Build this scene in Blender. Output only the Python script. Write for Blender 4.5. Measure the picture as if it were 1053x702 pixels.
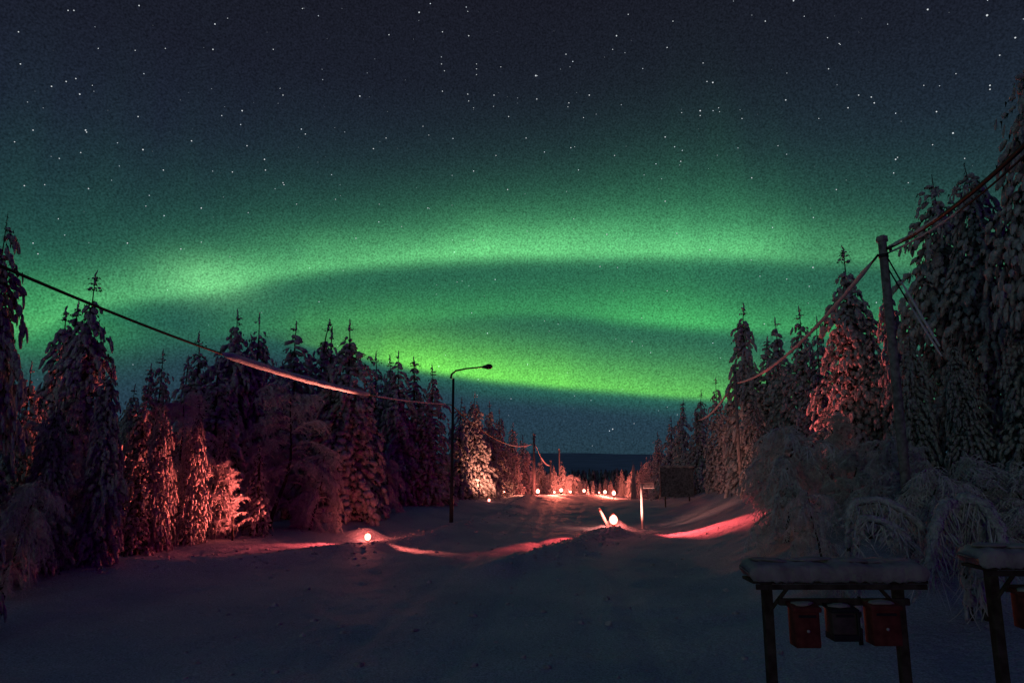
import bpy, bmesh, math, random
import numpy as np
from mathutils import Vector, Matrix

for o in list(bpy.data.objects): bpy.data.objects.remove(o)
S = bpy.context.scene
COL = S.collection
PI = math.pi
R = math.radians

# ------------------------------------------------------------------ camera
EYE = 3.1
F = 702.0                     # focal length in photo pixels (1053 wide)
PITCH = R(10.0)
cd = bpy.data.cameras.new('camera'); cam = bpy.data.objects.new('camera', cd); COL.objects.link(cam)
cd.sensor_width = 36; cd.lens = 24.0; cd.clip_start = 0.05; cd.clip_end = 30000
cam.location = (0, 0, EYE); cam.rotation_euler = (R(90) + PITCH, 0, 0)
S.camera = cam
CP, SP = math.cos(PITCH), math.sin(PITCH)
def ray(px, py):
    a, b = (px - 526.5) / F, (351 - py) / F
    return (a, CP - b * SP, SP + b * CP)
def at(px, py, Y):
    d = ray(px, py); k = Y / d[1]
    return Vector((d[0] * k, Y, EYE + d[2] * k))
def px_of(p):
    y = p[1] * CP + (p[2] - EYE) * SP
    z = -p[1] * SP + (p[2] - EYE) * CP
    return 526.5 + F * p[0] / y, 351 - F * z / y

# ------------------------------------------------------------------ exposure
S.view_settings.view_transform = 'Standard'; S.view_settings.look = 'None'
S.view_settings.exposure = 0; S.view_settings.gamma = 1
S.view_settings.use_curve_mapping = False
S.cycles.max_bounces = 5; S.cycles.diffuse_bounces = 2; S.cycles.transparent_max_bounces = 8
S.cycles.sample_clamp_indirect = 2.0

def lin(r, g, b):
    f = lambda c: (c / 255 / 12.92) if c <= 10.3 else ((c / 255 + .055) / 1.055) ** 2.4
    return (f(r), f(g), f(b), 1)

# ------------------------------------------------------------------ night sky with aurora (world)
W = bpy.data.worlds.new('World'); S.world = W; W.use_nodes = True
wt = W.node_tree; wn = wt.nodes; wl = wt.links
for n in list(wn): wn.remove(n)
def lk(v, s):
    if isinstance(v, (int, float)): s.default_value = v
    else: wl.new(v, s)
def M(op, a, b=0.0, c=None, clamp=False):
    n = wn.new('ShaderNodeMath'); n.operation = op; n.use_clamp = clamp
    lk(a, n.inputs[0]); lk(b, n.inputs[1])
    if c is not None: lk(c, n.inputs[2])
    return n.outputs[0]
def curve(x, pts):
    n = wn.new('ShaderNodeFloatCurve'); n.inputs[0].default_value = 1
    c = n.mapping.curves[0]
    pts = sorted(pts)
    c.points[0].location = pts[0]; c.points[1].location = pts[-1]
    for p in pts[1:-1]: c.points.new(*p)
    for p in c.points: p.handle_type = 'AUTO'
    n.mapping.update(); lk(x, n.inputs[1]); return n.outputs[0]
def rgb(c):
    n = wn.new('ShaderNodeRGB'); n.outputs[0].default_value = c; return n.outputs[0]
def scale_col(c, f):
    n = wn.new('ShaderNodeVectorMath'); n.operation = 'SCALE'
    wl.new(rgb(c), n.inputs[0]); lk(f, n.inputs['Scale']); return n.outputs[0]
def addv(a, b):
    n = wn.new('ShaderNodeVectorMath'); n.operation = 'ADD'; wl.new(a, n.inputs[0]); wl.new(b, n.inputs[1]); return n.outputs[0]
tc = wn.new('ShaderNodeTexCoord'); sx = wn.new('ShaderNodeSeparateXYZ'); wl.new(tc.outputs['Generated'], sx.inputs[0])
X, Y_, Z = sx.outputs
AZ = M('ARCTAN2', X, Y_)                                   # 0 = straight ahead, radians
EL = M('ARCTAN2', Z, M('SQRT', M('ADD', M('MULTIPLY', X, X), M('MULTIPLY', Y_, Y_))))
AMAX, EMAX = R(60), R(45)
T = M('MULTIPLY_ADD', AZ, 1 / (2 * AMAX), 0.5)
def azel(px, py):
    d = ray(px, py)
    return math.atan2(d[0], d[1]), math.atan2(d[2], math.hypot(d[0], d[1]))
def line_curve(pts):
    q = [( azel(*p)[0] / (2 * AMAX) + .5, azel(*p)[1] / EMAX) for p in pts]
    q = [(0, max(0, q[0][1]))] + q + [(1, q[-1][1])]
    return M('MULTIPLY', curve(T, q), EMAX)
def int_curve(pts):
    q = [(azel(p[0], 300)[0] / (2 * AMAX) + .5, p[1]) for p in pts]
    return curve(T, [(0, 0)] + q + [(1, 0)])
# gentle waviness, stretched along the arcs
mp = wn.new('ShaderNodeMapping'); mp.inputs['Scale'].default_value = (3, 3, 9); wl.new(tc.outputs['Generated'], mp.inputs[0])
nz = wn.new('ShaderNodeTexNoise'); nz.inputs['Scale'].default_value = 1.6; nz.inputs['Detail'].default_value = 3; wl.new(mp.outputs[0], nz.inputs[0])
WOB = M('SUBTRACT', nz.outputs[0], 0.5)
cv = wn.new('ShaderNodeCombineXYZ'); wl.new(M('MULTIPLY', AZ, 14), cv.inputs[0]); wl.new(M('MULTIPLY', EL, 1.2), cv.inputs[1])
nr = wn.new('ShaderNodeTexNoise'); nr.inputs['Scale'].default_value = 1.5; nr.inputs['Detail'].default_value = 2; wl.new(cv.outputs[0], nr.inputs[0])
RAYS = nr.outputs[0]
def deg(px): return px / F * 0.93
def band(center, wu, wlw, inten, pu=1.4, pl=2.0, wob=0.012):
    """curtain with a soft upper side and a sharper lower edge"""
    e = M('SUBTRACT', EL, M('ADD', center, M('MULTIPLY', WOB, wob)))
    up = M('EXPONENT', M('MULTIPLY', M('POWER', M('DIVIDE', M('MAXIMUM', e, 0), deg(wu)), pu), -1))
    dn = M('EXPONENT', M('MULTIPLY', M('POWER', M('DIVIDE', M('MAXIMUM', M('MULTIPLY', e, -1), 0), deg(wlw)), pl), -1))
    return M('MULTIPLY', M('MULTIPLY', up, dn), inten)
def blob(px, py, wx, wy, a):
    a0, e0 = azel(px, py)
    u = M('DIVIDE', M('SUBTRACT', AZ, a0), deg(wx)); v = M('DIVIDE', M('SUBTRACT', EL, e0), deg(wy))
    return M('MULTIPLY', M('EXPONENT', M('MULTIPLY', M('ADD', M('MULTIPLY', u, u), M('MULTIPLY', v, v)), -1)), a)
# base gradient of the night sky over elevation
cr = wn.new('ShaderNodeValToRGB'); wl.new(M('DIVIDE', EL, R(60), clamp=True), cr.inputs[0])
e_ = lambda py: azel(526, py)[1] / R(60)
stops = [(0, lin(36, 58, 70)), (e_(420), lin(37, 60, 76)), (e_(300), lin(32, 60, 66)), (e_(170), lin(29, 40, 53)), (e_(90), lin(26, 31, 43)), (e_(0), lin(25, 27, 38)), (.78, lin(26, 36, 55)), (1, lin(28, 40, 62))]
els = cr.color_ramp.elements
els[0].position, els[0].color = stops[0]; els[1].position, els[1].color = stops[-1]
for p, c in stops[1:-1]:
    k = els.new(p); k.color = c
sky = cr.outputs[0]
B1 = band(line_curve([(0, 338), (100, 308), (215, 292), (300, 277), (400, 266), (560, 259), (740, 257), (850, 262), (1053, 268)]), 25, 10,
          int_curve([(-60, .1), (0, .25), (100, .38), (215, .55), (320, .52), (430, .62), (560, .72), (700, .68), (760, .62), (850, .32), (1053, .18)]))
B1b = band(line_curve([(0, 300), (215, 270), (400, 248), (560, 240), (740, 240), (850, 245), (1053, 250)]), 50, 36,
          int_curve([(-60, .02), (0, .07), (215, .14), (400, .2), (560, .28), (700, .30), (760, .27), (850, .17), (1053, .08)]), pu=1.35)
B2 = band(line_curve([(150, 342), (300, 333), (450, 322), (560, 318), (650, 325), (760, 334), (1053, 338)]), 30, 10,
          int_curve([(150, .0), (260, .12), (400, .2), (560, .26), (640, .42), (710, .55), (780, .36), (900, .3), (1053, .1)]), wob=.006)
B3 = band(line_curve([(250, 342), (330, 353), (400, 369), (450, 379), (550, 391), (640, 399), (700, 404), (800, 410), (1053, 418)]), 30, 6,
          int_curve([(230, 0), (320, .18), (390, .6), (450, 1), (530, .95), (620, .7), (700, .58), (780, .42), (900, .2), (1053, .05)]), wob=.006)
FILL = band(line_curve([(0, 345), (250, 352), (330, 362), (400, 378), (450, 388), (550, 399), (640, 406), (700, 411), (1053, 416)]), 150, 14,
          int_curve([(-60, .04), (0, .07), (200, .075), (400, .105), (560, .135), (700, .14), (900, .10), (1053, .06)]), pu=2.6)
L4 = blob(30, 325, 85, 36, .34); KNOT = blob(215, 288, 44, 21, .5)
VR = M('MULTIPLY', band(line_curve([(0, 200), (1053, 200)]), 90, 60, int_curve([(560, 0), (640, .04), (700, .07), (740, .09), (770, .07), (850, .02)]), wob=0), M('MULTIPLY', RAYS, 1.3))
mod = M('MULTIPLY_ADD', WOB, 1.0, 1.0)
soft = M('MULTIPLY_ADD', RAYS, .35, .83)
sky = addv(sky, scale_col((.14, .55, .16, 1), M('MULTIPLY', M('MULTIPLY', B1, mod), soft)))
sky = addv(sky, scale_col((.06, .46, .15, 1), M('MULTIPLY', M('ADD', B1b, VR), soft)))
sky = addv(sky, scale_col((.08, .60, .10, 1), M('MULTIPLY', B2, soft)))
sky = addv(sky, scale_col((.17, .68, .03, 1), M('MULTIPLY', B3, soft)))
sky = addv(sky, scale_col((.03, .50, .15, 1), FILL))
sky = addv(sky, scale_col((.06, .55, .05, 1), L4))
sky = addv(sky, scale_col((.20, .58, .20, 1), KNOT))
# carpet of faint unresolved stars
vo = wn.new('ShaderNodeTexVoronoi'); vo.inputs['Scale'].default_value = 85; wl.new(tc.outputs['Generated'], vo.inputs[0])
vs = wn.new('ShaderNodeSeparateXYZ'); wl.new(vo.outputs['Color'], vs.inputs[0])
st = M('MULTIPLY', M('LESS_THAN', vo.outputs['Distance'], .05), M('MULTIPLY', M('POWER', vs.outputs[0], 3), 1.1))
sky = addv(sky, scale_col((.8, .9, 1, 1), M('MULTIPLY', st, M('GREATER_THAN', EL, 0))))
# fine camera-like grain painted into the sky colour
g = wn.new('ShaderNodeTexNoise'); g.inputs['Scale'].default_value = 420; g.inputs['Detail'].default_value = 1.5; wl.new(tc.outputs['Generated'], g.inputs[0])
gv = wn.new('ShaderNodeVectorMath'); gv.operation = 'SCALE'; wl.new(sky, gv.inputs[0]); lk(M('MULTIPLY_ADD', g.outputs[0], 1.7, .15), gv.inputs['Scale'])
bg = wn.new('ShaderNodeBackground'); bg.inputs['Strength'].default_value = 1.0; wl.new(gv.outputs[0], bg.inputs['Color'])
wo = wn.new('ShaderNodeOutputWorld'); wl.new(bg.outputs[0], wo.inputs[0])

# the only far light: a faint warm lamp added low behind the camera
sd = bpy.data.lights.new('rear_fill', 'SUN'); sun = bpy.data.objects.new('rear_fill', sd); COL.objects.link(sun)
sd.energy = 0.062; sd.angle = R(12); sd.color = (1.0, .93, .90)
sun.rotation_euler = Vector((0.35, 1.0, -0.16)).to_track_quat('-Z', 'Y').to_euler()

# ------------------------------------------------------------------ helpers
def tag(o, label=None, cat=None, group=None, kind=None):
    if label: o['label'] = label
    if cat: o['category'] = cat
    if group: o['group'] = group
    if kind: o['kind'] = kind
    return o
def empty(name, loc, rz=0):
    o = bpy.data.objects.new(name, None); COL.objects.link(o); o.location = loc; o.rotation_euler = (0, 0, rz)
    o.empty_display_size = .2; return o
def link(name, me, parent=None, loc=None):
    o = bpy.data.objects.new(name, me); COL.objects.link(o)
    if parent: o.parent = parent
    if loc is not None: o.location = loc
    return o
class MB:
    def __init__(s): s.v = []; s.f = []
    def add(s, v, f):
        b = len(s.v); s.v += [tuple(p) for p in v]; s.f += [tuple(b + i for i in q) for q in f]; return s
    def box(s, c, d, rot=None, bev=0.0):
        bm = bmesh.new(); bmesh.ops.create_cube(bm, size=1)
        bmesh.ops.scale(bm, vec=d, verts=bm.verts)
        if bev: bmesh.ops.bevel(bm, geom=bm.edges[:], offset=bev, segments=2, affect='EDGES', profile=.5)
        m = Matrix.Translation(c) @ (rot.to_4x4() if rot is not None else Matrix.Identity(4))
        bm.transform(m); bm.verts.index_update()
        s.add([v.co[:] for v in bm.verts], [[v.index for v in f.verts] for f in bm.faces]); bm.free(); return s
    def tube(s, pts, rad, n=8, cap=True):
        pts = [Vector(p) for p in pts]; rr = rad if hasattr(rad, '__len__') else [rad] * len(pts)
        V = []; Fc = []
        t0 = (pts[1] - pts[0]).normalized()
        u = t0.orthogonal().normalized()
        for i, p in enumerate(pts):
            a = pts[max(i - 1, 0)]; b = pts[min(i + 1, len(pts) - 1)]
            t = (b - a).normalized(); u = (u - t * u.dot(t)).normalized(); w = t.cross(u)
            for k in range(n):
                an = 2 * PI * k / n
                V.append(p + (u * math.cos(an) + w * math.sin(an)) * rr[i])
        for i in range(len(pts) - 1):
            for k in range(n):
                Fc.append((i * n + k, i * n + (k + 1) % n, (i + 1) * n + (k + 1) % n, (i + 1) * n + k))
        if cap:
            Fc.append(tuple(range(n))[::-1]); Fc.append(tuple((len(pts) - 1) * n + k for k in range(n)))
        return s.add(V, Fc)
    def mesh(s, name, mat, smooth=True):
        me = bpy.data.meshes.new(name); me.from_pydata(s.v, [], s.f); me.materials.append(mat)
        me.shade_smooth() if smooth else me.shade_flat()
        return me
    def build(s, name, mat, parent=None, smooth=True, loc=None):
        return link(name, s.mesh(name, mat, smooth), parent, loc)
def np_mesh(name, V, Fa, mat, smooth=True):
    me = bpy.data.meshes.new(name); V = np.asarray(V, np.float32); Fa = np.asarray(Fa, np.int32)
    k = Fa.shape[1]
    me.vertices.add(len(V)); me.vertices.foreach_set('co', V.ravel())
    me.loops.add(Fa.size); me.loops.foreach_set('vertex_index', Fa.ravel())
    me.polygons.add(len(Fa)); me.polygons.foreach_set('loop_start', np.arange(0, Fa.size, k, dtype=np.int32))
    me.update(calc_edges=True); me.materials.append(mat)
    me.shade_smooth() if smooth else me.shade_flat()
    return me

# ------------------------------------------------------------------ materials
def mat(name, base, rough=.8, noise=None, bump=None, spec=.3, emis=None, estr=0, metal=0):
    """noise=(scale, colour2, contrast); bump=(scale, strength, distance)"""
    m = bpy.data.materials.new(name); m.use_nodes = True; nt = m.node_tree; b = nt.nodes['Principled BSDF']
    b.inputs['Base Color'].default_value = (*base, 1); b.inputs['Roughness'].default_value = rough
    b.inputs['Specular IOR Level'].default_value = spec; b.inputs['Metallic'].default_value = metal
    tcn = nt.nodes.new('ShaderNodeTexCoord')
    if noise:
        n = nt.nodes.new('ShaderNodeTexNoise'); n.inputs['Scale'].default_value = noise[0]; n.inputs['Detail'].default_value = 6
        nt.links.new(tcn.outputs['Object'], n.inputs[0])
        r = nt.nodes.new('ShaderNodeValToRGB'); w = noise[2] / 2
        r.color_ramp.elements[0].position = .5 - w; r.color_ramp.elements[1].position = .5 + w
        r.color_ramp.elements[0].color = (*base, 1); r.color_ramp.elements[1].color = (*noise[1], 1)
        nt.links.new(n.outputs[0], r.inputs[0]); nt.links.new(r.outputs[0], b.inputs['Base Color'])
    if bump:
        n = nt.nodes.new('ShaderNodeTexNoise'); n.inputs['Scale'].default_value = bump[0]; n.inputs['Detail'].default_value = 5
        nt.links.new(tcn.outputs['Object'], n.inputs[0])
        bn = nt.nodes.new('ShaderNodeBump'); bn.inputs['Strength'].default_value = bump[1]; bn.inputs['Distance'].default_value = bump[2]
        nt.links.new(n.outputs[0], bn.inputs['Height']); nt.links.new(bn.outputs[0], b.inputs['Normal'])
    if emis:
        b.inputs['Emission Color'].default_value = (*emis, 1); b.inputs['Emission Strength'].default_value = estr
    return m
m_treesnow = mat('tree_snow', (.42, .42, .44), .9, (9, (.80, .80, .82), .3), (16, 1.0, .09), .2)
m_frost = mat('frosted_twigs', (.50, .50, .51), .9, (3, (.86, .85, .86), .3), None, .2)
m_needle = mat('needles', (.010, .016, .011), .9, (12, (.035, .045, .03), .4), None, .15)
m_bark = mat('bark', (.030, .024, .020), .95, (14, (.11, .10, .09), .3), (30, .8, .02), .1)
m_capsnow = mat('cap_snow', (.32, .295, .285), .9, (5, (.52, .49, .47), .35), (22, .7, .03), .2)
m_cable = mat('cable_rubber', (.02, .02, .02), .6)
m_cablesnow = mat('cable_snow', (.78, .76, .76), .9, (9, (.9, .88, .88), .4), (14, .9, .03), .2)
m_lampmetal = mat('dark_lamp_metal', (.035, .035, .038), .5, (20, (.06, .06, .06), .3), None, .4, metal=.4)
m_wood = mat('weathered_wood', (.045, .030, .024), .85, (8, (.11, .085, .07), .3), (40, .6, .01), .2)
m_pole = mat('pole_wood', (.15, .14, .14), .9, (9, (.38, .37, .36), .35), (30, .7, .015), .2)
m_red = mat('red_box_paint', (.11, .014, .012), .75, (9, (.24, .05, .04), .35), (18, .2, .01), .4)
m_black = mat('black_box_paint', (.012, .012, .013), .5, (9, (.03, .03, .03), .4), None, .4)
m_darkgrey = mat('faded_box_paint', (.07, .045, .045), .6, (9, (.13, .09, .09), .4), None, .3)
m_board = mat('dark_board_paint', (.05, .05, .055), .8, (9, (.22, .22, .24), .35), None, .3)
m_stake = mat('pale_stake', (.75, .62, .55), .5, (20, (.85, .75, .7), .4))
m_metalpost = mat('galvanised_post', (.55, .52, .50), .45, (25, (.7, .68, .66), .4), None, .5)
m_glow = mat('glowing_glass', (1, .4, .3), .4, None, None, .3, (1.0, .36, .24), 14)
m_housing = mat('lantern_metal', (.05, .02, .02), .5, (20, (.08, .04, .04), .4))
m_hill = mat('forested_hill', (.24, .29, .38), 1, (.012, (.50, .56, .68), .5), None, 0)  # blue-grey distance haze put into the colour

# ------------------------------------------------------------------ terrain
def vnoise(x, y, sc, seed):
    """smooth value noise on numpy arrays"""
    x = np.asarray(x, float) * sc; y = np.asarray(y, float) * sc
    xi = np.floor(x); yi = np.floor(y); xf = x - xi; yf = y - yi
    xf = xf * xf * (3 - 2 * xf); yf = yf * yf * (3 - 2 * yf)
    def h(a, b):
        v = np.sin(a * 127.1 + b * 311.7 + seed * 74.7) * 43758.5453
        return v - np.floor(v)
    return (h(xi, yi) * (1 - xf) + h(xi + 1, yi) * xf) * (1 - yf) + (h(xi, yi + 1) * (1 - xf) + h(xi + 1, yi + 1) * xf) * yf
def sm(t): t = np.clip(t, 0, 1); return t * t * (3 - 2 * t)
def ridge(x, y, pts, w, hh, asym=1.0):
    """berm of height hh following a polyline"""
    best = np.full(np.shape(x), 1e9)
    for (x0, y0), (x1, y1) in zip(pts[:-1], pts[1:]):
        dx, dy = x1 - x0, y1 - y0
        t = np.clip(((x - x0) * dx + (y - y0) * dy) / (dx * dx + dy * dy), 0, 1)
        best = np.minimum(best, np.hypot(x - x0 - t * dx, y - y0 - t * dy))
    return hh * np.exp(-(best / w) ** 2)
LB = [(-30, 8), (-14, 15.2), (-9.4, 19.2), (-7, 22.4), (-5.0, 26.2), (-3.2, 30), (-.5, 42), (1.5, 60)]
RB = [(-.4, 20.5), (2.0, 25.4), (3.6, 29.6), (4.5, 30.7)]
def height(x, y):
    x = np.asarray(x, float); y = np.asarray(y, float)
    t = np.maximum(y - 45, 0)
    z = -0.046 * (t - 12 * (1 - np.exp(-t / 12)))
    z = np.maximum(z, -14 - 0 * z) 
    xe = 6.3 + .18 * (y - 33)
    z = z + 2.3 * sm((x - xe - .5) / 8.5) * sm((y - 5) / 15) * (1 - sm((y - 75) / 90) * .6)
    xl = -13.0 + .30 * (y - 17)
    z = z + .50 * sm((xl - x + 5.6) / 5)
    z = z + ridge(x, y, LB, .75, .20)
    z = z + ridge(x, y, RB, .70, .30)
    z = z + .06 * np.exp(-((x + 5.9) ** 2 + (y - 27.6) ** 2) / .5) + .34 * np.exp(-(((x + 5.8) / .75) ** 2 + ((y - 28.45) / .45) ** 2))  # second bump added behind the left lantern to catch its glow
    z = z + .50 * np.exp(-(((x - 4.78) / .6) ** 2 + ((y - 33.05) / .42) ** 2))  # bump added behind the middle lantern as a lit halo backing
    near = np.exp(-np.maximum(y - 60, 0) / 40) * np.exp(-np.maximum(np.abs(x) - 40, 0) / 40)
    z = z + near * (.10 * (vnoise(x, y, .22, 1) - .5) + .04 * (vnoise(x, y, .8, 2) - .5) + .035 * (vnoise(x, y, 2.6, 3) - .5))
    rough = sm((x - .5) / 3) + sm((-7 - x) / 4)              # untouched snow is lumpier than the ploughed lane
    z = z + near * rough * .07 * (vnoise(x, y, 1.5, 5) - .5)
    for off, dp in ((-2.6, .045), (-1.1, .05), (.9, .035), (2.3, .04), (-4.4, .03)):      # old wheel ruts down the lane
        c = off + .10 * (y - 10) + .35 * np.sin(y * .11 + off)
        z = z - near * dp * np.exp(-((x - c) / .20) ** 2) * (.5 + vnoise(x, y, .6, 7)) + near * dp * .5 * np.exp(-((np.abs(x - c) - .38) / .14) ** 2) * vnoise(x, y, 2.5, 8)
    z = z + 1.3 * sm((3.2 - y) / 2.5) * np.exp(-x * x / 60)     # snow bank the photographer stands on
    return z
def gz(x, y): return float(height(np.array([x]), np.array([y]))[0])

xs = np.concatenate([-np.geomspace(7000, 41, 40), np.arange(-40, -14, .4), np.arange(-14, 18, .16), np.arange(18, 44, .4), np.geomspace(45, 7000, 40)])
ys = np.concatenate([-np.geomspace(900, 4, 14), np.arange(-3, 44, .16), np.arange(44, 90, .5), np.arange(90, 400, 4), np.geomspace(404, 9000, 30)])
gx, gy = np.meshgrid(xs, ys)
gzv = height(gx, gy)
V = np.stack([gx, gy, gzv], -1).reshape(-1, 3); nx, ny = len(xs), len(ys)
ii, jj = np.meshgrid(np.arange(nx - 1), np.arange(ny - 1)); a = (jj * nx + ii).ravel()
m_snow = bpy.data.materials.new('ground_snow'); m_snow.use_nodes = True
nt = m_snow.node_tree; bs = nt.nodes['Principled BSDF']; tcn = nt.nodes.new('ShaderNodeTexCoord')
def nnoise(sc, det=5, st=(1, 1, 1)):
    mpn = nt.nodes.new('ShaderNodeMapping'); mpn.inputs['Scale'].default_value = st; nt.links.new(tcn.outputs['Object'], mpn.inputs[0])
    n = nt.nodes.new('ShaderNodeTexNoise'); n.inputs['Scale'].default_value = sc; n.inputs['Detail'].default_value = det
    nt.links.new(mpn.outputs[0], n.inputs[0]); return n.outputs[0]
r1 = nt.nodes.new('ShaderNodeValToRGB'); nt.links.new(nnoise(.35), r1.inputs[0])
r1.color_ramp.elements[0].position = .35; r1.color_ramp.elements[1].position = .65
r1.color_ramp.elements[0].color = (.55, .60, .72, 1); r1.color_ramp.elements[1].color = (.80, .80, .86, 1)
r2 = nt.nodes.new('ShaderNodeValToRGB'); nt.links.new(nnoise(34, 3), r2.inputs[0])
r2.color_ramp.elements[0].position = .32; r2.color_ramp.elements[1].position = .68
r2.color_ramp.elements[0].color = (.45, .45, .47, 1); r2.color_ramp.elements[1].color = (1, 1, 1, 1)
mx = nt.nodes.new('ShaderNodeMix'); mx.data_type = 'RGBA'; mx.blend_type = 'MULTIPLY'; mx.inputs[0].default_value = 1
nt.links.new(r1.outputs[0], mx.inputs['A']); nt.links.new(r2.outputs[0], mx.inputs['B']); nt.links.new(mx.outputs['Result'], bs.inputs['Base Color'])
bs.inputs['Roughness'].default_value = .75; bs.inputs['Specular IOR Level'].default_value = .25
b1 = nt.nodes.new('ShaderNodeBump'); b1.inputs['Strength'].default_value = .6; b1.inputs['Distance'].default_value = .10
nt.links.new(nnoise(7, 8), b1.inputs['Height'])
b2 = nt.nodes.new('ShaderNodeBump'); b2.inputs['Strength'].default_value = .5; b2.inputs['Distance'].default_value = .12
nt.links.new(nnoise(1.2, 4, (1, .5, 1)), b2.inputs['Height']); nt.links.new(b1.outputs[0], b2.inputs['Normal']); nt.links.new(b2.outputs[0], bs.inputs['Normal'])
gr = link('ground', np_mesh('ground', V, np.stack([a, a + 1, a + nx + 1, a + nx], -1), m_snow)); tag(gr, 'snow covered ground and ploughed road between the trees', 'ground', kind='structure')

# hills on the horizon
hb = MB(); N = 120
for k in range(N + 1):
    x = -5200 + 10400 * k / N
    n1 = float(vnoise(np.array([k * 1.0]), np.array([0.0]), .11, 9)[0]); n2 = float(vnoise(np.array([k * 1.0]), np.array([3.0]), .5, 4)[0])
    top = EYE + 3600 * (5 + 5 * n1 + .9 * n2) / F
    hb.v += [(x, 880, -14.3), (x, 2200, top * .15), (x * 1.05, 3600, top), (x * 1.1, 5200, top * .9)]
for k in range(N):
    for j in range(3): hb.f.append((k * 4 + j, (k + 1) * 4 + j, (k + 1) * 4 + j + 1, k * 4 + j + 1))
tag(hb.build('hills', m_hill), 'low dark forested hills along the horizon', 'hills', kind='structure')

# ------------------------------------------------------------------ vegetation builders
def ico(n):
    bm = bmesh.new(); bmesh.ops.create_icosphere(bm, subdivisions=n, radius=1)
    bm.verts.index_update(); v = np.array([p.co[:] for p in bm.verts]); f = np.array([[q.index for q in t.verts] for t in bm.faces]); bm.free(); return v, f
ICO = {1: ico(1), 2: ico(2), 3: ico(3)}
class Soup:
    def __init__(s): s.V = []; s.F = []; s.n = 0
    def add(s, v, f): s.V.append(v); s.F.append(f + s.n); s.n += len(v)
    def mesh(s, name, m, smooth=True): return np_mesh(name, np.concatenate(s.V), np.concatenate(s.F), m, smooth)
def frame(d):
    d = d / np.linalg.norm(d); up = np.array([0, 0, 1.0])
    sd_ = np.cross(up, d); n = np.linalg.norm(sd_)
    sd_ = np.array([1.0, 0, 0]) if n < 1e-3 else sd_ / n
    return np.stack([d, sd_, np.cross(d, sd_)])              # rows: along, side, up
def blobv(sp, rng, c, d, L, Wd, H, lod):
    v, f = ICO[lod]
    ph = rng.uniform(0, 6.28, 3); fr = rng.uniform(1.6, 3.2, 3)
    k = 1 + .22 * np.sin(v @ (rng.normal(size=(3,)) * 2.2) + ph[0]) + .14 * np.sin(v[:, 0] * fr[0] * 2 + ph[1]) * np.sin(v[:, 1] * fr[1] * 2 + ph[2])
    p = v * k[:, None]
    p = p * np.array([L * .5, Wd * .5, H * .5])
    p[:, 2] -= .25 * (p[:, 0] / max(L * .5, 1e-3)) ** 2 * H * .5
    sp.add(c + p @ frame(d), f)
def needles(sp, rng, c, d, L, n, spread):
    fr = frame(d)
    t = rng.uniform(-.5, .5, n); s_ = rng.uniform(-1, 1, n)
    base = c + np.outer(t * L, fr[0]) + np.outer(s_ * spread * .35, fr[1]) - np.array([0, 0, .02])
    dirs = np.outer(rng.uniform(.1, .5, n), fr[0]) + np.outer(s_ * .8, fr[1]) + np.stack([np.zeros(n), np.zeros(n), -rng.uniform(.3, .9, n)], -1)
    dirs *= (rng.uniform(.7, 1.4, n) * spread)[:, None]
    wv = rng.normal(size=(n, 3)) * .018 * (1 + spread)
    v = np.stack([base - wv, base + wv, base + dirs], 1).reshape(-1, 3)
    sp.add(v, np.arange(3 * n).reshape(-1, 3))

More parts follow.
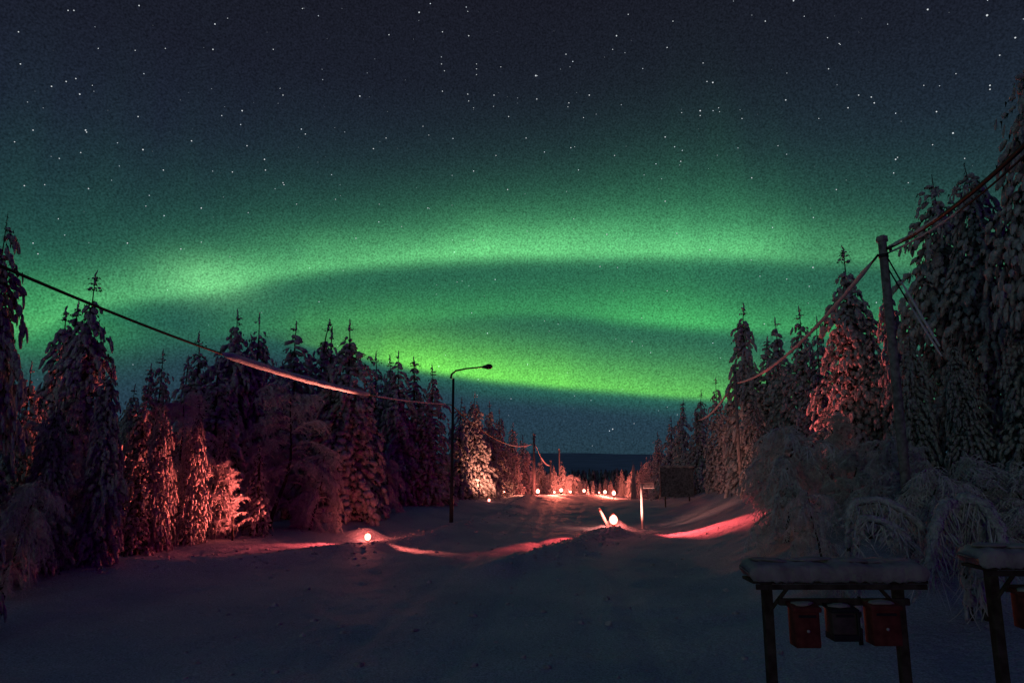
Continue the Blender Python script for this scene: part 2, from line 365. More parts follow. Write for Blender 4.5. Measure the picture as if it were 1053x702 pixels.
def spruce(seed, H=9.0, Rr=1.15, lod=1, step=.27, fine=1.0, top=.8, power=.72, heavy=1.0, lean=0.0, rnd=False):
    """tall narrow boreal spruce loaded with snow; returns trunk, foliage and snow meshes"""
    rng = np.random.default_rng(seed)
    snow, leaf = Soup(), Soup()
    bend = lambda z: np.array([lean * (z / H) ** 2 * H * .1 + .06 * math.sin(z * .9 + seed), .06 * math.cos(z * .7 + seed), z])
    z = .25
    while z < H - .15:
        t = z / H
        prof = (1 - t) ** power * (1 - .35 * math.exp(-t * 9))
        if rnd: prof = (1 - t ** 9) ** .5 * (.86 + .14 * math.sin(z * 1.5 + seed)) * (.62 + .38 * min(1, (1 - t) * 4))
        rad = Rr * prof * (0.80 + .40 * rng.random())
        rad = max(rad, .10) * (.6 if t > .93 and not rnd else 1)
        if t > top and not rnd: rad = min(rad, Rr * (1 - t) ** .9 * 1.1 + .10)
        n = int(max(3, round(2.2 + rad * 6.5 * fine)))
        a0 = rng.uniform(0, 6.28)
        for k in range(n):
            if rng.random() < (.20 if rnd else .12) or (t > .90 and rng.random() < .35): continue
            a = a0 + 2 * PI * k / n + rng.normal() * .45
            r = rad * rng.uniform(.62, 1.18)
            out = np.array([math.cos(a), math.sin(a), 0])
            droop = r * rng.uniform(.45, 1.15)
            if t > .93 and not rnd: droop = -r * .1
            p0 = bend(z); p1 = p0 + out * r + np.array([0, 0, -droop])
            seg = max(1, int(round(r / .27)))
            sz = (.15 + .13 * prof) * (.62 if t > .93 and not rnd else 1) * rng.uniform(.75, 1.3) * heavy
            for q in range(seg):
                u = (q + .75) / seg
                c = p0 + out * r * u + np.array([0, 0, -droop * u ** 1.6])
                d = out * r + np.array([0, 0, -droop * 1.6 * u ** .6]) * (1 if t < .93 else .2)
                if rng.random() < .90:
                    blobv(snow, rng, c + rng.normal(size=3) * .03, d + rng.normal(size=3) * .12 * r, sz * rng.uniform(1.1, 1.9), sz * rng.uniform(.8, 1.25), sz * rng.uniform(.55, .9), lod)
                needles(leaf, rng, c, d, .34, 7, .09 + .07 * prof)
            if r > .3 and rng.random() < .75:                # hanging, snow-wrapped twig ends
                for _ in range(rng.integers(1, 3)):
                    c = p1 + rng.normal(size=3) * np.array([.10, .10, .05]) + np.array([0, 0, -sz * .7])
                    blobv(snow, rng, c, np.array([out[0] * .35, out[1] * .35, -1]), sz * rng.uniform(1.4, 2.4), sz * rng.uniform(.45, .75), sz * rng.uniform(.4, .65), lod)
        z += step * (.75 + .5 * rng.random()) * (1 if t < top else .85)
    # leader
    tipz = bend(H)
    for j in range(0 if rnd else 4):
        blobv(snow, rng, bend(H - .12 * j) + rng.normal(size=3) * .012, np.array([rng.normal() * .2, rng.normal() * .2, 1]), .20, .055 + .018 * j, .055 + .018 * j, 1)
    needles(leaf, rng, tipz - np.array([0, 0, .2]), np.array([0, 0, 1.0]), .5, 20, .06)
    tr = MB(); zz = [0, .4, H * .3, H * .6, H * .9, H]
    tr.tube([bend(q) - np.array([0, 0, .35 if q == 0 else 0]) for q in zz], [.17 * H / 9, .14 * H / 9, .11 * H / 9, .065, .025, .012], 8)
    return dict(trunk=tr.mesh('trunk', m_bark), foliage=leaf.mesh('foliage', m_needle, False), snow=snow.mesh('snow_load', m_treesnow), H=H)

def birch(seed, H=5.0, spread=1.6, n_br=34, droop=1.0, density=1.0, clump=.5):
    """bare downy birch or willow with every twig coated in rime"""
    rng = np.random.default_rng(seed); tw, sn = Soup(), Soup()
    def tube3(pts, r0, r1):
        pts = np.array(pts); n = len(pts)
        T_ = np.gradient(pts, axis=0); T_ /= np.linalg.norm(T_, axis=1)[:, None] + 1e-9
        u = np.cross(T_, np.array([.3, .9, .2])); u /= np.linalg.norm(u, axis=1)[:, None]; w = np.cross(T_, u)
        rr = np.linspace(r0, r1, n)[:, None]
        ring = [pts + rr * (u * math.cos(q) + w * math.sin(q)) for q in (0, 2.09, 4.19)]
        v = np.stack(ring, 1).reshape(-1, 3); f = []
        for i in range(n - 1):
            for k in range(3):
                a_, b_ = i * 3 + k, i * 3 + (k + 1) % 3
                f += [(a_, b_, b_ + 3), (a_, b_ + 3, a_ + 3)]
        tw.add(v, np.array(f))
    def grow(p, d, L, g, n):
        pts = [p]; s_ = L / n
        for i in range(n):
            d = d + np.array([0, 0, -g * s_]) + rng.normal(size=3) * .10
            d = d / np.linalg.norm(d); p = p + d * s_; pts.append(p)
        return pts
    trunk = grow(np.array([0, 0, 0.0]), np.array([rng.normal() * .1, rng.normal() * .1, 1.0]), H, .0, 10)
    for i in range(int(n_br)):
        t = .12 + .86 * (i + rng.random()) / n_br
        k = min(int(t * 10), 9); p = trunk[k] + (trunk[k + 1] - trunk[k]) * (t * 10 - k)
        a = rng.uniform(0, 6.28); L = spread * (1.25 - t * .85) * rng.uniform(.7, 1.25)
        br = grow(p, np.array([math.cos(a) * .9, math.sin(a) * .9, .75]), L, droop * 1.1, 7)
        tube3(br, .028, .012)
        for q in range(1, 8):
            for _ in range(int(round(3 * density))):
                aa = rng.uniform(0, 6.28)
                tg = grow(br[q], (br[q] - br[q - 1]) / (L / 7) * .8 + np.array([math.cos(aa), math.sin(aa), .2]) * .75, rng.uniform(.25, .65) * spread / 1.6, droop * 2.6, 4)
                tube3(tg, .014, .006)
                for s2 in range(1, 5):
                    for _ in range(2):
                        aa = rng.uniform(0, 6.28)
                        t2 = grow(tg[s2], np.array([math.cos(aa) * .8, math.sin(aa) * .8, -.5]), rng.uniform(.08, .24), 1.5, 2)
                        tube3(t2, .011, .005)
            if rng.random() < clump:
                blobv(sn, rng, br[q] + np.array([0, 0, .02]), br[q] - br[q - 1], .26, .10, .09, 1)
    tr = MB(); tr.tube([trunk[0] - np.array([0, 0, .3])] + trunk[1:], [.075 - .0062 * i for i in range(11)], 7)
    if sn.n == 0: blobv(sn, rng, trunk[-1], np.array([0, 0, 1.0]), .1, .05, .05, 1)
    return dict(trunk=tr.mesh('trunk', m_bark), foliage=tw.mesh('rimed_twigs', m_frost, False), snow=sn.mesh('snow_load', m_treesnow), H=H, twig=True)

def plant_at(P, px, py_top, d, wid, label, cat, name, group, base=None, rz=None, hmin=1.0):
    q = at(px, py_top, d); x = q.x; z0 = gz(x, d) if base is None else base
    h = max(q.z - z0, hmin)
    o = empty(name, (x, d, z0 - .03), random.uniform(0, 6.28) if rz is None else rz)
    s = h / P['H']; o.scale = (s * wid, s * wid, s)
    tag(o, label, cat, group)
    o.rotation_euler.x = random.gauss(0, .014); o.rotation_euler.y = random.gauss(0, .014)
    link('trunk', P['trunk'], o); link('rimed_twigs' if P.get('twig') else 'foliage', P['foliage'], o); link('snow_load', P['snow'], o)
    return o
random.seed(5)
PR = dict(
    a=spruce(1, 9, 1.65, 1, power=.62, step=.25), b=spruce(2, 9, 2.0, 1, heavy=1.1, top=.86, power=.55), c=spruce(3, 8, 1.15, 1, step=.24, power=.55),
    g=spruce(7, 8.5, 1.8, 1, power=.7, step=.23, top=.75, lean=-.5), h=spruce(8, 9, 1.4, 1, power=.45, step=.26, heavy=1.2, top=.9, lean=.3),
    d=spruce(4, 9, 2.3, 1, power=.5, heavy=1.1, top=.88), e=spruce(5, 8.5, 1.5, 1, lean=.6, power=.6), f=spruce(6, 7, 1.6, 1, power=.65),
    n=spruce(11, 10, 1.75, 2, heavy=.78, step=.21, fine=1.15, rnd=True), o=spruce(12, 10, 1.6, 2, heavy=.74, step=.21, fine=1.15, lean=-.9, rnd=True),
    p=spruce(13, 9, 1.75, 2, power=.52, heavy=.85, step=.22, fine=1.2, top=.86), q=spruce(14, 9, 1.35, 2, power=.5, step=.22, fine=1.15, top=.88),
    s=spruce(15, 5, .85, 1, step=.2, heavy=.75), t=spruce(16, 6, 1.1, 1, step=.3, heavy=.85, fine=.7))
BI = dict(a=birch(21, 5, 1.7, 34, 1.0), b=birch(22, 4.2, 1.9, 36, 1.5, 1.0, .7), c=birch(23, 3, 1.4, 26, 1.0, 1.1, 1.0), d=birch(24, 5.5, 1.2, 26, .6, .8, .3))

GL = 'snow laden spruces along the left side of the road'
GR = 'snow laden spruces on the bank right of the road'
# left side, near to far: (proto, px, py_top, distance, width factor, label)
LEFT = [
 ('n', -3, 216, 12.5, .55, 'huge near spruce cut off by the left edge where the power line enters'),
 ('b', -8, 300, 15.5, .9, 'lower broad spruce at the left edge below the power line, its heavy bough spread outwards'),
 ('q', 63, 312, 21, .95, 'dark spruce with a small crown just left of the tallest left-hand spruce'),
 ('p', 99, 279, 20, .80, 'tallest pointed spruce on the left whose top pokes above the power line'),
 ('c', 83, 310, 23, .9, 'thin spruce tip squeezed behind the tallest left-hand spruce'),
 ('q', 117, 368, 18, .80, 'slim spruce with clumped grey snow standing in front at the left road edge'),
 ('c', 152, 374, 23, .9, 'short thin spruce left of the red lit spruces, topped by a tiny spire'),
 ('a', 169, 360, 24, .9, 'narrow spruce directly behind the red lit spruce on the left'),
 ('p', 170, 396, 21.2, .66, 'spruce beside the left lantern glowing salmon red down its whole front'),
 ('p', 205, 408, 22.8, .62, 'second salmon red lit spruce, right beside the one glowing down its whole front'),
 ('f', 234, 430, 24.6, .62, 'small salmon red lit spruce on the right flank of the glowing pair'),
 ('s', 148, 470, 20.2, 1.1, 'small half lit spruce in front of the left flank of the glowing pair'),
 ('t', 192, 366, 30, .8, 'sparse thin young spruce rising between the red lit spruces and the twin tops'),
 ('g', 214, 341, 29, .9, 'pointed spruce just left of where the snow on the power line begins'),
 ('d', 243, 318, 31, .75, 'left one of two cross-shaped spruce tops above the snow on the power line'),
 ('b', 264, 322, 32, .75, 'right one of two cross-shaped spruce tops above the snow on the power line'),
 ('f', 228, 372, 27, 1.1, 'bushy low spruce under the left end of the snow on the power line'),
 ('s', 268, 452, 25.5, 1.0, 'small dim pink spruce standing in front between the left lantern and the red lit spruces'),
 ('h', 310, 330, 35, 1.0, 'first spruce top right of the twin tops, behind the snowy power line'),
 ('e', 326, 328, 37, .9, 'second spruce top right of the twin tops, behind the snowy power line'),
 ('f', 342, 337, 38, .9, 'shorter spruce top caught between taller ones above the snowy power line'),
 ('b', 358, 330, 33, 1.0, 'broad full spruce whose trunk stands behind the left lantern'),
 ('c', 292, 372, 33, 1.2, 'dark low spruce filling the gap behind the middle of the snowy power line'),
 ('g', 390, 362, 43, .9, 'leftmost of the even row of spruces between left lantern and street lamp'),
 ('a', 402, 366, 45, .85, 'slender spruce second in the even row left of the street lamp'),
 ('h', 415, 361, 42, .85, 'spruce with the highest top in the even row left of the street lamp'),
 ('c', 429, 368, 44, 1.1, 'narrow spruce fourth in the even row left of the street lamp'),
 ('a', 447, 376, 43, .95, 'last spruce of the even row, immediately left of the street lamp'),
 ('f', 376, 405, 38, 1.0, 'short spruce behind the right end of the snow on the power line'),
 ('f', 472, 408, 50, 1.0, 'dim spruce directly behind the street lamp pole'),
 ('b', 489, 403, 52, 1.05, 'spruce right of the street lamp lit orange by the roadside lanterns'),
 ('g', 505, 412, 58, 1.0, 'second spruce right of the street lamp, half lit orange'),
 ('e', 516, 420, 62, 1.0, 'dark spruce third to the right of the street lamp'),
 ('a', 527, 434, 68, 1.05, 'dark spruce fourth to the right of the street lamp'),
 ('f', 538, 447, 74, 1.1, 'last and lowest spruce of the left tree line, next to the distant utility pole'),
 ('b', 30, 372, 18, .9, 'shadowy low spruce between the left edge and the tallest left-hand spruce'),
 ('d', 140, 395, 27, .8, 'shadowy spruce behind the slim clumped spruce on the left'),
 ('b', 60, 400, 17, .75, 'near dark spruce at the foot of the tallest left-hand spruce'),
]
for k, px, py, d, w, lab in LEFT: plant_at(PR[k], px, py, d, w * (1.22 if 212 < px < 470 and d > 26 else 1), lab, 'spruce', 'spruce_tree', GL)
# right side
RIGHT = [
 ('n', 1062, 48, 15.5, .66, 'tallest spruce of all, cut off by the right edge behind the power line'),
 ('o', 1010, 160, 18.5, .78, 'massive round shouldered spruce second from the right edge'),
 ('n', 957, 180, 21, .86, 'massive broad spruce just right of the near wooden pole'),
 ('q', 913, 285, 25, .8, 'thin dark spruce hidden mostly behind the near wooden pole'),
 ('p', 866, 252, 27, .95, 'tall pointed spruce glowing dark red left of the near wooden pole'),
 ('c', 891, 318, 26, 1.0, 'narrow red lit spruce tucked against the tall red one and the near wooden pole'),
 ('g', 835, 326, 34, .9, 'dark spruce touching the left flank of the tall red spruce'),
 ('a', 821, 316, 35, 1.0, 'second spruce left of the tall red one, its top beyond the cable'),
 ('h', 802, 327, 37, 1.0, 'medium spruce between the twin pair and the lone pointed spruce on the right'),
 ('c', 785, 347, 38, 1.2, 'small dark spruce leaning on the lone tall pointed spruce right of the road'),
 ('q', 760, 312, 39, .9, 'lone tall pointed spruce standing out against the green band right of the road'),
 ('e', 735, 388, 47, .9, 'small spruce with a pinkish lit top left of the lone pointed spruce'),
 ('g', 717, 401, 52, .95, 'dark spruce above the roadside board, second from the pinkish one'),
 ('c', 700, 411, 56, 1.1, 'dark thin spruce above the left part of the roadside board'),
 ('f', 688, 428, 62, 1.1, 'low spruce descending towards the valley left of the roadside board'),
 ('a', 677, 444, 70, 1.1, 'lowest spruce at the left foot of the right tree line'),
 ('b', 748, 405, 44, 1.0, 'bushy spruce at the left foot of the lone pointed spruce'),
 ('d', 775, 400, 36, .8, 'broad dark low spruce behind the rimed willow thicket'),
 ('d', 930, 330, 19, .7, 'shadowy lower spruce in front of the massive pair right of the near wooden pole'),
 ('d', 1040, 300, 16.5, .75, 'shadowy low spruce under the tallest spruce at the right edge'),
 ('d', 985, 340, 17.5, .7, 'snow clumped low spruce between the massive pair on the right'),
]
for k, px, py, d, w, lab in RIGHT: plant_at(PR[k], px, py, d, w, lab, 'spruce', 'spruce_tree', GR)
# rimed birches and willows
BIR = [
 ('a', 124, 446, 23.5, .8, 'feathery rimed birch left of the salmon red spruce'),
 ('a', 214, 400, 24.5, .9, 'feathery birch with hanging twigs lit salmon red right of the glowing spruce'),
 ('b', 14, 490, 15.5, .9, 'dim rimed birch at the left edge under the spruces'),
 ('d', 75, 430, 18, 1.0, 'upright rimed birch at the foot of the tallest left-hand spruce'),
 ('a', 285, 392, 28.5, 1.0, 'tall rimed birch with pinkish twigs between the twin tops and the left lantern'),
 ('b', 322, 462, 28, 1.0, 'low drooping birch bowed with rime just left of the left lantern'),
 ('b', 398, 470, 36, 1.0, 'bowed birch behind the left lantern'),
 ('d', 245, 470, 24, .9, 'small twiggy birch at the foot of the salmon red birch'),
]
for k, px, py, d, w, lab in BIR: plant_at(BI[k], px, py, d, w, lab, 'birch', 'birch_tree', 'rimed birches along the left road edge')
BIR2 = [
 ('a', 832, 424, 24, 1.25, 'big rimed willow thicket under the tall red spruce'),
 ('c', 790, 452, 25.5, .95, 'rounded rimed willow on the left shoulder of the bank thicket'),
 ('b', 812, 466, 21.5, 1.1, 'lower willow in front of the bank thicket'),
 ('b', 800, 436, 20.5, 1.25, 'broad drooping willow at the left front corner of the bank thicket'),
 ('b', 884, 446, 17.2, 1.2, 'large pale drooping willow between the tall red spruce and the bowed arch sapling'),
 ('b', 938, 476, 14.2, 1.1, 'pale drooping willow right behind the bowed arch sapling'),
 ('c', 868, 462, 18.5, 1.0, 'rimed willow at the foot of the near wooden pole, left side'),
 ('d', 925, 455, 15.5, 1.2, 'rimed willow at the foot of the near wooden pole, right side'),
 ('c', 1000, 470, 14.5, 1.0, 'rimed willow behind the bowed snow mound bush'),
 ('c', 1058, 478, 13.5, 1.0, 'rimed willow at the right edge behind the second mailbox rack'),
 ('b', 850, 500, 14.5, .9, 'low rimed bush behind the left mailbox rack'),
]
for k, px, py, d, w, lab in BIR2: plant_at(BI[k], px, py, d, w, lab, 'willow', 'willow_bush', 'rimed willows on the right bank')

# saplings bent over in an arch by the snow
def arch(pts, r, name, label, seed, drop=.55, lumps=True):
    rng = np.random.default_rng(seed)
    P = [Vector(p) for p in pts]; C = []
    for i in range(len(P) - 1):
        a_, b_, c_, d_ = P[max(i - 1, 0)], P[i], P[i + 1], P[min(i + 2, len(P) - 1)]
        for k in range(8):
            t = k / 8
            C.append(.5 * ((2 * b_) + (c_ - a_) * t + (2 * a_ - 5 * b_ + 4 * c_ - d_) * t * t + (3 * b_ - a_ - 3 * c_ + d_) * t ** 3))
    C.append(P[-1]); org = P[0]
    C = [c - org for c in C]
    o = empty(name, org); tag(o, label, 'bent sapling', 'saplings bent over by snow')
    MB().tube(C, [.035 * (1 - .6 * i / len(C)) for i in range(len(C))], 6).build('stem', m_bark, o)
    sp, tw = Soup(), Soup()
    for i, c in enumerate(C[2:]):
        c = np.array(c); dd = np.array(C[min(i + 3, len(C) - 1)]) - np.array(C[i + 1])
        blobv(sp, rng, c + np.array([0, 0, .045]), dd, .26, r * rng.uniform(1.4, 2.1), r * rng.uniform(1.3, 2), 2)
        for _ in range(rng.integers(1, 7)):                                    # hanging rimed twigs
            L = drop * rng.uniform(.3, 1.1); p = c + rng.normal(size=3) * .03; q = p + np.array([rng.normal() * .20, rng.normal() * .25, -L])
            m_ = (p + q) / 2 + rng.normal(size=3) * .05; w = np.array([.011, .0, 0]); w2 = np.array([0, .011, 0])
            v = np.array([p - w, p + w, m_ - w, m_ + w, q, p - w2, p + w2, m_ - w2, m_ + w2])
            tw.add(v, np.array([(0, 1, 3), (0, 3, 2), (2, 3, 4), (5, 6, 8), (5, 8, 7), (7, 8, 4)]))
            if rng.random() < .5: blobv(sp, rng, q + (p - q) * rng.uniform(.2, .8), q - p, L * .5, .05, .05, 1)
    link('snow_load', sp.mesh('snow_load', m_treesnow), o); link('rimed_twigs', tw.mesh('rimed_twigs', m_frost, False), o)
def g_at(px, py, Y): return at(px, py, Y)
def root(px, Y):
    q = at(px, 500, Y); return Vector((q.x, Y, gz(q.x, Y) - .05))
arch([root(866, 12.4), g_at(873, 535, 12.3), g_at(895, 517, 12.1), g_at(925, 524, 11.9), g_at(952, 550, 11.8)], .07, 'bent_sapling', 'thin sapling bowed into a wide arch just left of the snow mound bush', 1)
arch([root(872, 11.6), g_at(882, 548, 11.5), g_at(905, 538, 11.3), g_at(930, 552, 11.2)], .06, 'bent_sapling', 'smaller inner arched sapling under the wide arch behind the left mailbox rack', 2, .35)
arch([root(1000, 11.8), g_at(985, 540, 11.7), g_at(975, 520, 11.5), g_at(962, 545, 11.3), g_at(957, 585, 11.2)], .10, 'bent_sapling', 'left bowed stem of the snow mound bush between the two mailbox racks', 3, .8)
arch([root(985, 11.9), g_at(985, 530, 11.7), g_at(1000, 516, 11.5), g_at(1022, 532, 11.3), g_at(1036, 572, 11.2)], .10, 'bent_sapling', 'right bowed stem of the snow mound bush between the two mailbox racks', 4, .8)
arch([root(995, 12.3), g_at(992, 535, 12.1), g_at(1003, 524, 11.9), g_at(1008, 550, 11.6), g_at(1004, 590, 11.5)], .11, 'bent_sapling', 'short middle stem inside the snow mound bush between the two mailbox racks', 5, .7)

# ------------------------------------------------------------------ valley: small trees lit red, beyond the crest
VAL = []
rng = random.Random(8)
kinds = ['a', 'e', 'f', 's', 't', 'c']
spots = [(548, 84), (556, 92), (562, 100), (570, 88), (578, 104), (585, 118), (590, 96), (596, 135), (603, 150), (610, 128), (617, 160), (622, 142), (628, 118), (634, 150), (640, 104), (646, 128), (650, 96), (655, 112), (660, 90), (664, 104), (669, 84), (674, 96), (600, 190), (612, 205), (624, 200), (636, 185), (588, 175), (575, 150), (566, 135), (652, 160), (662, 150), (582, 210), (644, 215), (555, 120), (672, 130)]
tops = {548: 476, 556: 470, 562: 482, 570: 478, 578: 474, 585: 484, 590: 490, 596: 488, 603: 492, 610: 494, 617: 495, 622: 491, 628: 493, 634: 486, 640: 482, 646: 486, 650: 480, 655: 483, 660: 474, 664: 470, 669: 468, 674: 462}
spots.sort()
for i, (px, d) in enumerate(spots):
    py = tops.get(px, 491 - (4 if px < 580 or px > 650 else 0))
    kk = kinds[i % 6]
    side = 'counting from the left' if i < 18 else 'counting from the right'
    n = i + 1 if i < 18 else len(spots) - i
    ords = ['first', 'second', 'third', 'fourth', 'fifth', 'sixth', 'seventh', 'eighth', 'ninth', 'tenth', 'eleventh', 'twelfth', 'thirteenth', 'fourteenth', 'fifteenth', 'sixteenth', 'seventeenth', 'eighteenth']
    plant_at(PR[kk] if i not in (3, 9, 16, 24) else BI['ab'[i % 2]], px, py + (3 if i in (3, 9, 16, 24) else 0), d, 1.25, '%s of the small distant valley gap trees, %s' % (ords[n - 1], side), *(('spruce', 'spruce_tree') if i not in (3, 9, 16, 24) else ('birch', 'birch_tree')), 'small trees in the valley gap', hmin=2.5)
plant_at(PR['s'], 588, 500, 103, 1.3, 'left of two tiny snow crusted saplings glowing beside the gate lanterns', 'spruce', 'spruce_tree', 'small trees in the valley gap', hmin=1.5)
plant_at(PR['s'], 605, 501, 121, 1.3, 'right of two tiny snow crusted saplings glowing beside the gate lanterns', 'spruce', 'spruce_tree', 'small trees in the valley gap', hmin=1.5)
# a tree crusted pale with snow
plant_at(PR['q'], 651, 474, 78, .6, 'pale snow crusted thin tree in the valley gap near the right slope', 'spruce', 'spruce_tree', 'small trees in the valley gap', hmin=2)

# far woods as one mass
sp = Soup(); rr = np.random.default_rng(3)
for k in range(1500):
    y = rr.uniform(230, 900); x = rr.uniform(-.55, .6) * y + rr.normal() * 20
    if y < 380 and -.03 < x / y < .17 and False: continue
    z = gz(x, y); h = rr.uniform(6, 10); r = rr.uniform(.9, 1.5)
    n = 6; an = np.arange(n) * 2 * PI / n + rr.uniform(0, 6)
    rings = [np.stack([x + r * f_ * np.cos(an) * rr.uniform(.7, 1.3, n), y + r * f_ * np.sin(an) * rr.uniform(.7, 1.3, n), np.full(n, z + h * g_) + rr.normal(size=n) * .4], -1) for f_, g_ in ((1, 0), (1.05, .35), (.6, .7))]
    v = np.concatenate(rings + [np.array([[x, y, z + h]])])
    f = []
    for j in range(2):
        for i in range(n):
            a_, b_ = j * n + i, j * n + (i + 1) % n; f += [(a_, b_, b_ + n), (a_, b_ + n, a_ + n)]
    for i in range(n): f.append((2 * n + i, 2 * n + (i + 1) % n, 3 * n))
    sp.add(v, np.array(f))
tag(link('far_forest', sp.mesh('far_forest', mat('far_forest', (.02, .025, .02), 1, (.9, (.28, .29, .31), .3), None, 0), False)), 'dark distant woodland below the hills', 'forest', kind='stuff')

# ------------------------------------------------------------------ street lamp
x0 = at(464, 537, 35).x; lz = gz(x0, 35); o = empty('street_lamp', (x0, 35, lz))
tag(o, 'tall dark street lamp with a curved arm, unlit, beside the snowy road', 'street lamp')
top = at(463.5, 389, 35).z - lz
MB().tube([(0, 0, -.3), (0, 0, 1.1), (0, 0, 1.15), (0, 0, top)], [.105, .10, .075, .065], 14).build('pole', m_lampmetal, o)
px0 = x0; A = [at(463.5, 389, 35), at(464.5, 384.5, 35), at(469, 381, 35), at(480, 378.8, 35), at(497, 377.2, 35)]
MB().tube([p - Vector((x0, 35, lz)) for p in A], [.06, .05, .045, .042, .04], 10).build('arm', m_lampmetal, o)
a0, a1 = A[-1] - Vector((x0, 35, lz)), at(506.5, 376.6, 35) - Vector((x0, 35, lz))
dd = a1 - a0
hd = MB().tube([a0 - dd * .15, a0 + dd * .1, a0 + dd * .45, a0 + dd * .8, a1], [.045, .085, .135, .13, .05], 14); hd.build('lamp_head', m_lampmetal, o)

# ------------------------------------------------------------------ utility poles and cables
def utility_pole(px, py_top, d, r, label, collar=True):
    q = at(px, py_top, d); z = gz(q.x, d); h = q.z - z
    o = empty('utility_pole', (q.x, d, z)); tag(o, label, 'utility pole', 'wooden utility poles beside the road')
    MB().tube([(0, 0, -.4), (0, 0, h * .5), (0, 0, h)], [r * 1.2, r * 1.08, r], 14).build('shaft', m_pole, o)
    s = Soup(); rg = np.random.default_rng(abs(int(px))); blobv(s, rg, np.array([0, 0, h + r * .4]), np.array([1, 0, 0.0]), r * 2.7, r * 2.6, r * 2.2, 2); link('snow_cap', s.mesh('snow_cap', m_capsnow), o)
    if collar:
        MB().tube([(0, 0, h - .42), (0, 0, h - .34)], r * 1.16, 14).build('band', m_lampmetal, o)
        MB().tube([(0, 0, h - .2), (r * 1.6, -.05, h - .2)], .022, 8).tube([(r * 1.6, -.05, h - .14), (r * 1.6, -.05, h - .27)], .035, 8).build('hook', m_lampmetal, o)
    return Vector((q.x, d, z + h))
pR1 = utility_pole(907, 247, 15, .090, 'near wooden pole with a snow knob on top among the right-hand spruces')
pR2 = utility_pole(755, 376, 36, .075, 'second wooden pole in front of the lone pointed spruce')
pR3 = utility_pole(716, 425, 52, .11, 'thin wooden pole above the right edge of the roadside board')
pL1 = utility_pole(549, 447, 67, .11, 'pinkish lit wooden pole at the right end of the left tree line')
pL2 = utility_pole(566, 474, 98, .12, 'faint distant wooden pole just right of the pinkish lit one')
pL3 = utility_pole(575, 462, 108, .12, 'second faint distant wooden pole in the valley, with a white snow tip')
pL0 = utility_pole(-60, 262, 8.3, .12, 'wooden pole outside the left edge carrying the snowy line')

def cable(pts, r, label, snow=(), rs=.06, seed=0, name='power_cable'):
    org = pts[0]; P = [p - org for p in pts]
    o = empty(name, org); tag(o, label, 'cable', 'overhead power cables')
    MB().tube(P, r, 8).build('wire', m_cable if r < .1 else m_cable, o)
    rg = random.Random(seed); n = len(P)
    for k_, (a, b) in enumerate(snow):
        if k_ == 1: rs = r * 1.35
        i0, i1 = int(a * (n - 1)), int(b * (n - 1)); Q = P[i0:i1 + 1]
        rad = []
        for i in range(len(Q)):
            e = min(i, len(Q) - 1 - i) / 2.5
            rad.append(max(r * 1.02, rs * min(1, .35 + e) * rg.uniform(.88, 1.12)))
        rad[0] = rad[-1] = r * 1.05
        MB().tube([q + Vector((0, 0, rad[i] * .25)) for i, q in enumerate(Q)], rad, 10).build('snow_load', m_cablesnow, o)
def sagline(A, B, sag, n=60):
    return [A.lerp(B, i / n) - Vector((0, 0, sag * 4 * (i / n) * (1 - i / n))) for i in range(n + 1)]
def through(keys, n=70):
    """3-D line straight in plan; heights from (y, z) keys by quadratic fit"""
    (xA, yA), (xB, yB) = (keys[0][0], keys[0][1]), (keys[-1][0], keys[-1][1])
    co = np.polyfit([k[1] for k in keys], [k[2] for k in keys], min(3, len(keys) - 1))
    return [Vector((xA + (xB - xA) * i / n, yA + (yB - yA) * i / n, float(np.polyval(co, yA + (yB - yA) * i / n)))) for i in range(n + 1)]
# left line: pole outside the frame -> street lamp
B = at(464, 416, 35); A = Vector((pL0.x + .15, pL0.y, pL0.z - .2))
def on_line(px, py):
    d = ray(px, py); # intersect the vertical plane A-B with the ray
    ux, uy = B.x - A.x, B.y - A.y
    k = (A.x * uy - A.y * ux) / (d[0] * uy - d[1] * ux)
    return (d[0] * k, d[1] * k, EYE + d[2] * k)
keys = [tuple(on_line(*q)) for q in ((-30, 262), (20, 281), (120, 322), (228, 363), (300, 388), (380, 406), (430, 413), (464, 416))]
keys[-1] = tuple(B)
ln = through(keys, 110)
ln0 = [v for v in ln]
# extend back to the off-frame pole
ext = [A.lerp(ln0[0], t / 6) for t in range(6)]
full = ext + ln0
ys_ = [p.y for p in full]
def frac(px):
    return min(range(len(full)), key=lambda i: abs(px_of(full[i])[0] - px)) / (len(full) - 1)
cable(full, .024, 'long cable from left edge to street lamp, its middle thick with pink lit snow', [(frac(228), frac(380)), (frac(384), frac(458))], .085, 1)
fr_ = at(464, 416, 35)
cable(sagline(fr_, at(548, 456, 67), .95), .028, 'cable span from the street lamp to the pinkish lit distant pole', [(.55, .93)], .06, 2)
cable(sagline(at(550, 456, 67), at(566, 478, 98), .7, 20), .03, 'faint cable span between the two nearest distant poles on the left', [(.3, .9)], .09, 3)
# right line
cable(sagline(at(1110, 92, 8.6), at(911, 256, 15), .25), .040, 'thicker upper cable rising from the near wooden pole to the top right corner', [(.62, .98)], .044, 4)
cable(sagline(at(1112, 102, 8.7), at(911, 261, 15), .27), .018, 'thin lower cable running just under the thick one at the top right', [(.5, .98)], .024, 14)
cable(sagline(at(903, 262, 15), at(757, 394, 36), .62), .026, 'cable sagging down from the near wooden pole past the tall red spruce', [(.03, .97)], .052, 5)
cable(sagline(at(754, 394, 36), at(716, 432, 52), .5, 24), .026, 'short cable span between the second and third wooden poles on the right', [(.1, .9)], .06, 6)
